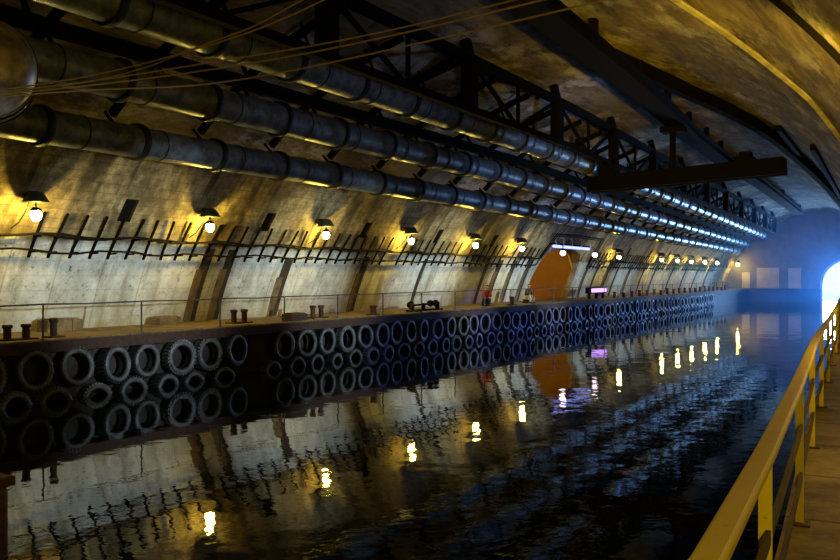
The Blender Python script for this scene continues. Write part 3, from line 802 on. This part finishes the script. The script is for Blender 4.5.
for j, (pp, lab) in enumerate(lines):
    pts = []
    P = [Vector((x*KC, TC + .03*j, 3.4+(z-3.4)*KC)) for x, z in pp]
    u_hit = None
    for i in range(len(P)-1):
        p0 = P[max(i-1,0)]; p1 = P[i]; p2 = P[i+1]; p3 = P[min(i+2,len(P)-1)]
        for k in range(6):
            s = k/6; pts.append(.5*((2*p1)+(p2-p0)*s+(2*p0-5*p1+4*p2-p3)*s*s+(3*p1-p0-3*p2+p3)*s**3))
    pts.append(P[-1])
    # anchor the ends in the vault
    l = Vector((wall_u(pts[0].z, -.1), pts[0].y, pts[0].z))
    zz = pts[-1].z; k = half_right(TC)/HALF; r_ = Vector((CU + math.sqrt((R+.1)**2-(zz-CZ)**2)*k, pts[-1].y, zz+.1))
    bm = newbm(); tube(bm, [l]+pts+[r_], .009, 6)
    tag(obj('strung_cable', bm, M['cable']), lab, 'cable', 'cables strung across the tunnel')

root = empty('pontoon', (-11.12, 6.2, 0))
bm = newbm(); box(bm, (-1.4,-2.0,-.6),(1.50,.75,.86)); obj('hull', bm, M['rusty'], root, bevel=.06)
bm = newbm(); box(bm, (-1.45,-2.05,.86),(1.55,.8,.98)); obj('deck_edge', bm, M['rusty'], root, bevel=.02)
bm = newbm(); tube(bm, [(.72,.4,.95),(.84,.55,1.5)], .06, 10); obj('mooring_post', bm, M['rusty'], root)
tag(root, 'rusty steel pontoon corner in the water at the lower left', 'pontoon')

# haze in the far end of the tunnel
g = bpy.data.materials.new('damp_haze'); t_ = nt(g)
o_ = t_.nodes.new('ShaderNodeOutputMaterial'); v_ = t_.nodes.new('ShaderNodeVolumeScatter'); v_.inputs['Color'].default_value = (.12,.45,1,1); v_.inputs['Density'].default_value = .008; v_.inputs['Anisotropy'].default_value = .2
t_.links.new(v_.outputs[0], o_.inputs['Volume'])
bm = newbm(); box(bm, (-26,84,.02),(2,T1-.02,12.5))
HAZE = tag(obj('haze', bm, g), 'blue haze hanging in the far end of the tunnel', 'haze', kind='stuff')

# ------------------------------------------------------------------ light
def light(kind, name, loc, energy, col, aim=None, **kw):
    l = bpy.data.lights.new(name, kind); l.energy = energy; l.color = col
    for a, v in kw.items(): setattr(l, a, v)
    o = bpy.data.objects.new(name, l); C.objects.link(o); o.location = loc
    if aim is not None: o.rotation_euler = (Vector(aim)-Vector(loc)).to_track_quat('-Z','Y').to_euler()
    return o
# added white fill spots on the near side, out of view, for the far wall
for t in (6, 16, 26, 38, 50, 62, 74, 86):
    light('SPOT', 'fill_near', (edge_u(t)+1.2, t, 4.2), (17500 if t < 60 else 9000) if t < 80 else 3200, (.80,.94,1.0), (-23.5, t+4, 3.3), spot_size=math.radians(25), spot_blend=1.0, shadow_soft_size=.25)
# sodium lamps over the near walkway: two thrown up at the near vault, small ones on the walk
for t, e, aim in ((4,17000,(-2.2,20,9.6)),(14,15000,(-4.4,33,11.0))):
    light('SPOT', 'sodium_up', (edge_u(t)+1.3, t, 4.8), e, (1.0,.64,.05), aim, spot_size=math.radians(46), spot_blend=.7, shadow_soft_size=.2)
for t, e, z in ((-3,750,4.6),(9,150,3.6),(20,150,3.6)):
    light('POINT', 'sodium_walk', (edge_u(t)+1.7, t, z), e, (1.0,.74,.14), shadow_soft_size=.2)
# added cold spots further along, standing in for blue daylight from the exit
for t, e in ((22,900),(36,3200),(50,6500),(66,7000),(84,5600),(100,5600)):
    light('SPOT', 'cold_fill', (edge_u(t)+1.0, t, 4.0), e, (.22,.42,1.0), (-17, t+3, 9.2), spot_size=math.radians(48), spot_blend=.9, shadow_soft_size=.3)
for t in range(30, 108, 5):  # row of added blue spots tinting the tyres like exit daylight
    light('SPOT', 'blue_fill', (edge_u(t)+.3, t, 2.3), 11000 if t > 36 else 4500, (.08,.14,1.0), (-20.4, t+3, .45), spot_size=math.radians(16), spot_blend=.9, shadow_soft_size=.2)
light('AREA', 'daylight', (AC, T1+4, 3.0), 42000, (.20,.45,1.0), (AC-4, 60, 4.0), shape='RECTANGLE', size=9, size_y=7)
light('POINT', 'passage_lamp', (-28, 60.0, 4.9), 250, (1.0,.60,.08), shadow_soft_size=.2)

w = bpy.data.worlds.new('outside'); SC.world = w; w.use_nodes = True
w.node_tree.nodes['Background'].inputs[0].default_value = (.30,.58,1,1); w.node_tree.nodes['Background'].inputs[1].default_value = 3.0

# ------------------------------------------------------------------ camera
cam = bpy.data.cameras.new('camera'); co = bpy.data.objects.new('camera', cam); C.objects.link(co); SC.camera = co
cam.sensor_width = 36; cam.lens = 36*890/840; cam.shift_y = -4/840; cam.clip_end = 500
co.location = (0,0,3.4); co.rotation_euler = (PI/2, 0, math.asin(502/1022))

vs = SC.view_settings; vs.view_transform = 'Standard'; vs.look = 'None'; vs.gamma = 1; vs.exposure = 0.0; vs.use_curve_mapping = False
cy = SC.cycles
cy.use_denoising = True; cy.max_bounces = 6; cy.diffuse_bounces = 2; cy.glossy_bounces = 3; cy.volume_bounces = 0
cy.sample_clamp_indirect = 3.0; cy.caustics_reflective = False; cy.caustics_refractive = False
